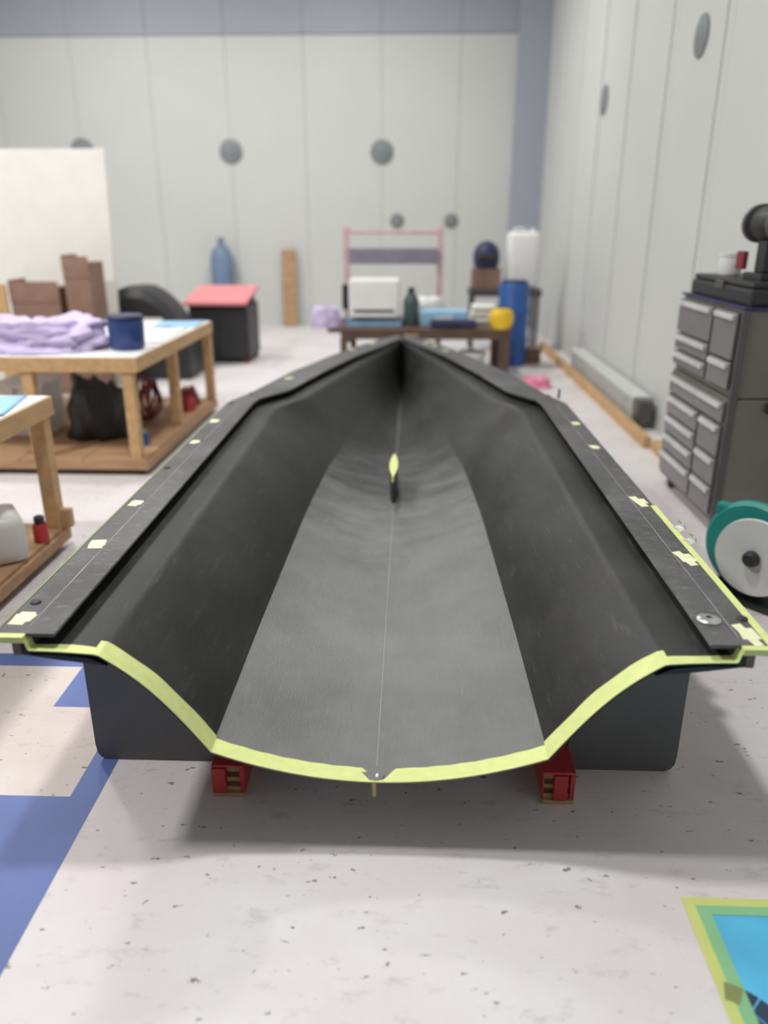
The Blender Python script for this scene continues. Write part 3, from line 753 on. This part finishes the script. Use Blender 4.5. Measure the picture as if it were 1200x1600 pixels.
t = thing('floor_crate', 'small brown crate on floor near the right wall timber', 'crate', (1.32, 8.35, 0)); box('body', -.12, .12, -.10, .10, 0, .16, M['brown'], t, .004)
for k in range(2): box('slat', -.13, .13, -.108, -.101, .03+.07*k, .08+.07*k, M['darkwood'], t, .002)
tag(lump('pink_cloth', 1.22, 7.05, 0, .13, .11, .09, M['hotpink'], None, .3, 3, 14), 'pink cloth lying on floor right of the bow', 'cloth')
t = thing('cable_trough', 'long grey cable trough along the base of right wall', 'trough', (1.755, 6.75, 0))
box('channel', -.06, .06, -1.15, 1.15, 0, .20, M['trough'], t, .006); box('lid', -.066, .066, -1.16, 1.16, .20, .225, M['wall'], t, .004); box('end_box', -.05, .05, -1.28, -1.162, .05, .21, M['chestdk'], t, .01)
t = thing('floor_timber', 'yellow pine offcut lying on floor beside the tool chest', 'timber', (1.66, 4.85, 0), -.05); t.location = (1.70, 4.72, 0); box('beam', -.05, .05, -.22, .24, 0, .07, M['wood'], t, .004)

# ------------------------------------------------------------------ tool chest
t = thing('tool_chest', 'tall stainless steel tool chest with many drawers by right wall', 'tool chest', (1.50, 3.45, 0))
D, Wd = .31, .82     # depth in x, width in y
box('lower_body', .004, D, 0, Wd, .07, .66, M['chestside'], t, .008)
box('upper_body', .012, D, .01, Wd-.01, .662, 1.05, M['chestside'], t, .008)
box('side_trim', -.002, .03, -.006, .022, .07, 1.05, M['chestdk'], t, .004)
box('side_handle', .16, .28, -.028, -.006, .60, .65, M['black'], t, .008)
box('top_mat', .0, D+.004, 0, Wd, 1.051, 1.062, M['navydk'], t, .003)
def drawer(y0, y1, z0, z1):
    d = box('drawer', -.012, .004, y0, y1, z0, z1, M['stain'], t, .003)
    box('handle', -.026, -.010, y0+.02, y1-.02, z1-.034, z1-.010, M['stainlt'], d, .004)
ym = .30
for z0, z1 in [(.87, 1.035), (.78, .86), (.70, .77)]: drawer(ym+.03, Wd-.025, z0, z1)
for z0, z1 in [(.83, 1.035), (.70, .82)]: drawer(.04, ym, z0, z1)
drawer(.04, Wd-.025, .545, .64)
for z0, z1 in [(.43, .53), (.33, .42), (.23, .32), (.10, .22)]: drawer(ym+.03, Wd-.025, z0, z1)
for z0, z1 in [(.38, .53), (.24, .37), (.10, .23)]: drawer(.04, ym, z0, z1)
for xx in (.05, D-.05):
    for yy in (.08, Wd-.08):
        lathe('caster', [(0, -.014), (.028, -.014), (.032, -.008), (.032, .008), (.028, .014), (0, .014)], M['black'], t, 16, (xx, yy, .032), 'X')
        box('caster_fork', xx-.018, xx+.018, yy-.018, yy+.018, .05, .07, M['steel'], t, .002)
ZC = 1.062
t = thing('tool_case', 'flat black tool case lying on top of the tool chest', 'tool case', (1.665, 3.85, ZC))
box('body', -.135, .135, -.38, .38, 0, .075, M['black'], t, .015); box('lid', -.13, .13, -.37, .37, .076, .10, M['black'], t, .012); box('latch', -.14, -.128, -.05, .05, .05, .09, M['chestdk'], t, .003)
ZC += .10
t = thing('glue_tub', 'small white tub standing on the black tool case', 'tub', (1.66, 4.09, ZC)); lathe('body', [(0, 0), (.05, 0), (.055, .01), (.055, .085), (0, .085)], M['white'], t, 20); lathe('lid', [(0, .086), (.058, .086), (.058, .105), (0, .105)], M['cloudy'], t, 20)
t = thing('bench_grinder', 'black bench grinder with red guard standing on the tool case', 'grinder', (1.67, 3.70, ZC))
box('base', -.06, .06, -.10, .10, 0, .03, M['black'], t, .006); box('column', -.035, .035, -.05, .05, .03, .17, M['black'], t, .01)
lathe('motor', [(0, -.10), (.06, -.10), (.075, -.07), (.075, .07), (.06, .10), (0, .10)], M['black'], t, 24, (0, 0, .24), 'Y')
for s in (-1, 1): lathe('wheel', [(0, -.015), (.085, -.015), (.085, .015), (0, .015)], M['chestdk'], t, 24, (0, s*.125, .24), 'Y')
box('guard', -.07, -.045, .10, .18, .04, .12, M['dkred'], t, .006)

# ------------------------------------------------------------------ teal hose reel on the floor
t = thing('hose_reel', 'teal hose reel with pale grey disc and dark hub on floor by chest', 'hose reel', (1.425, 2.80, 0), R(-50))
lathe('disc', [(0, -.016), (.13, -.016), (.152, -.010), (.155, 0), (.152, .012), (0, .012)], M['palegrey'], t, 40, (.02, -.06, .20), 'Y')
lathe('hub', [(0, .03), (.022, .03), (.030, .02), (.032, .0), (0, 0)], M['black'], t, 20, (.02, -.076, .20), 'Y')
lathe('drum', [(0, -.05), (.11, -.05), (.11, .03), (0, .03)], M['black'], t, 30, (.0, -.02, .20), 'Y')
lathe('rear_disc', [(0, -.025), (.175, -.025), (.19, -.012), (.19, .012), (.175, .025), (0, .025)], M['teal'], t, 44, (-.035, .03, .20), 'Y')
box('carry_handle', -.20, -.06, .01, .06, .30, .35, M['teal'], t, .012)
box('base', -.17, .17, -.09, .09, 0, .012, M['black'], t, .004)
for xx in (-.13, .13): box('foot', xx-.02, xx+.02, .03, .07, .012, .08, M['black'], t, .004)
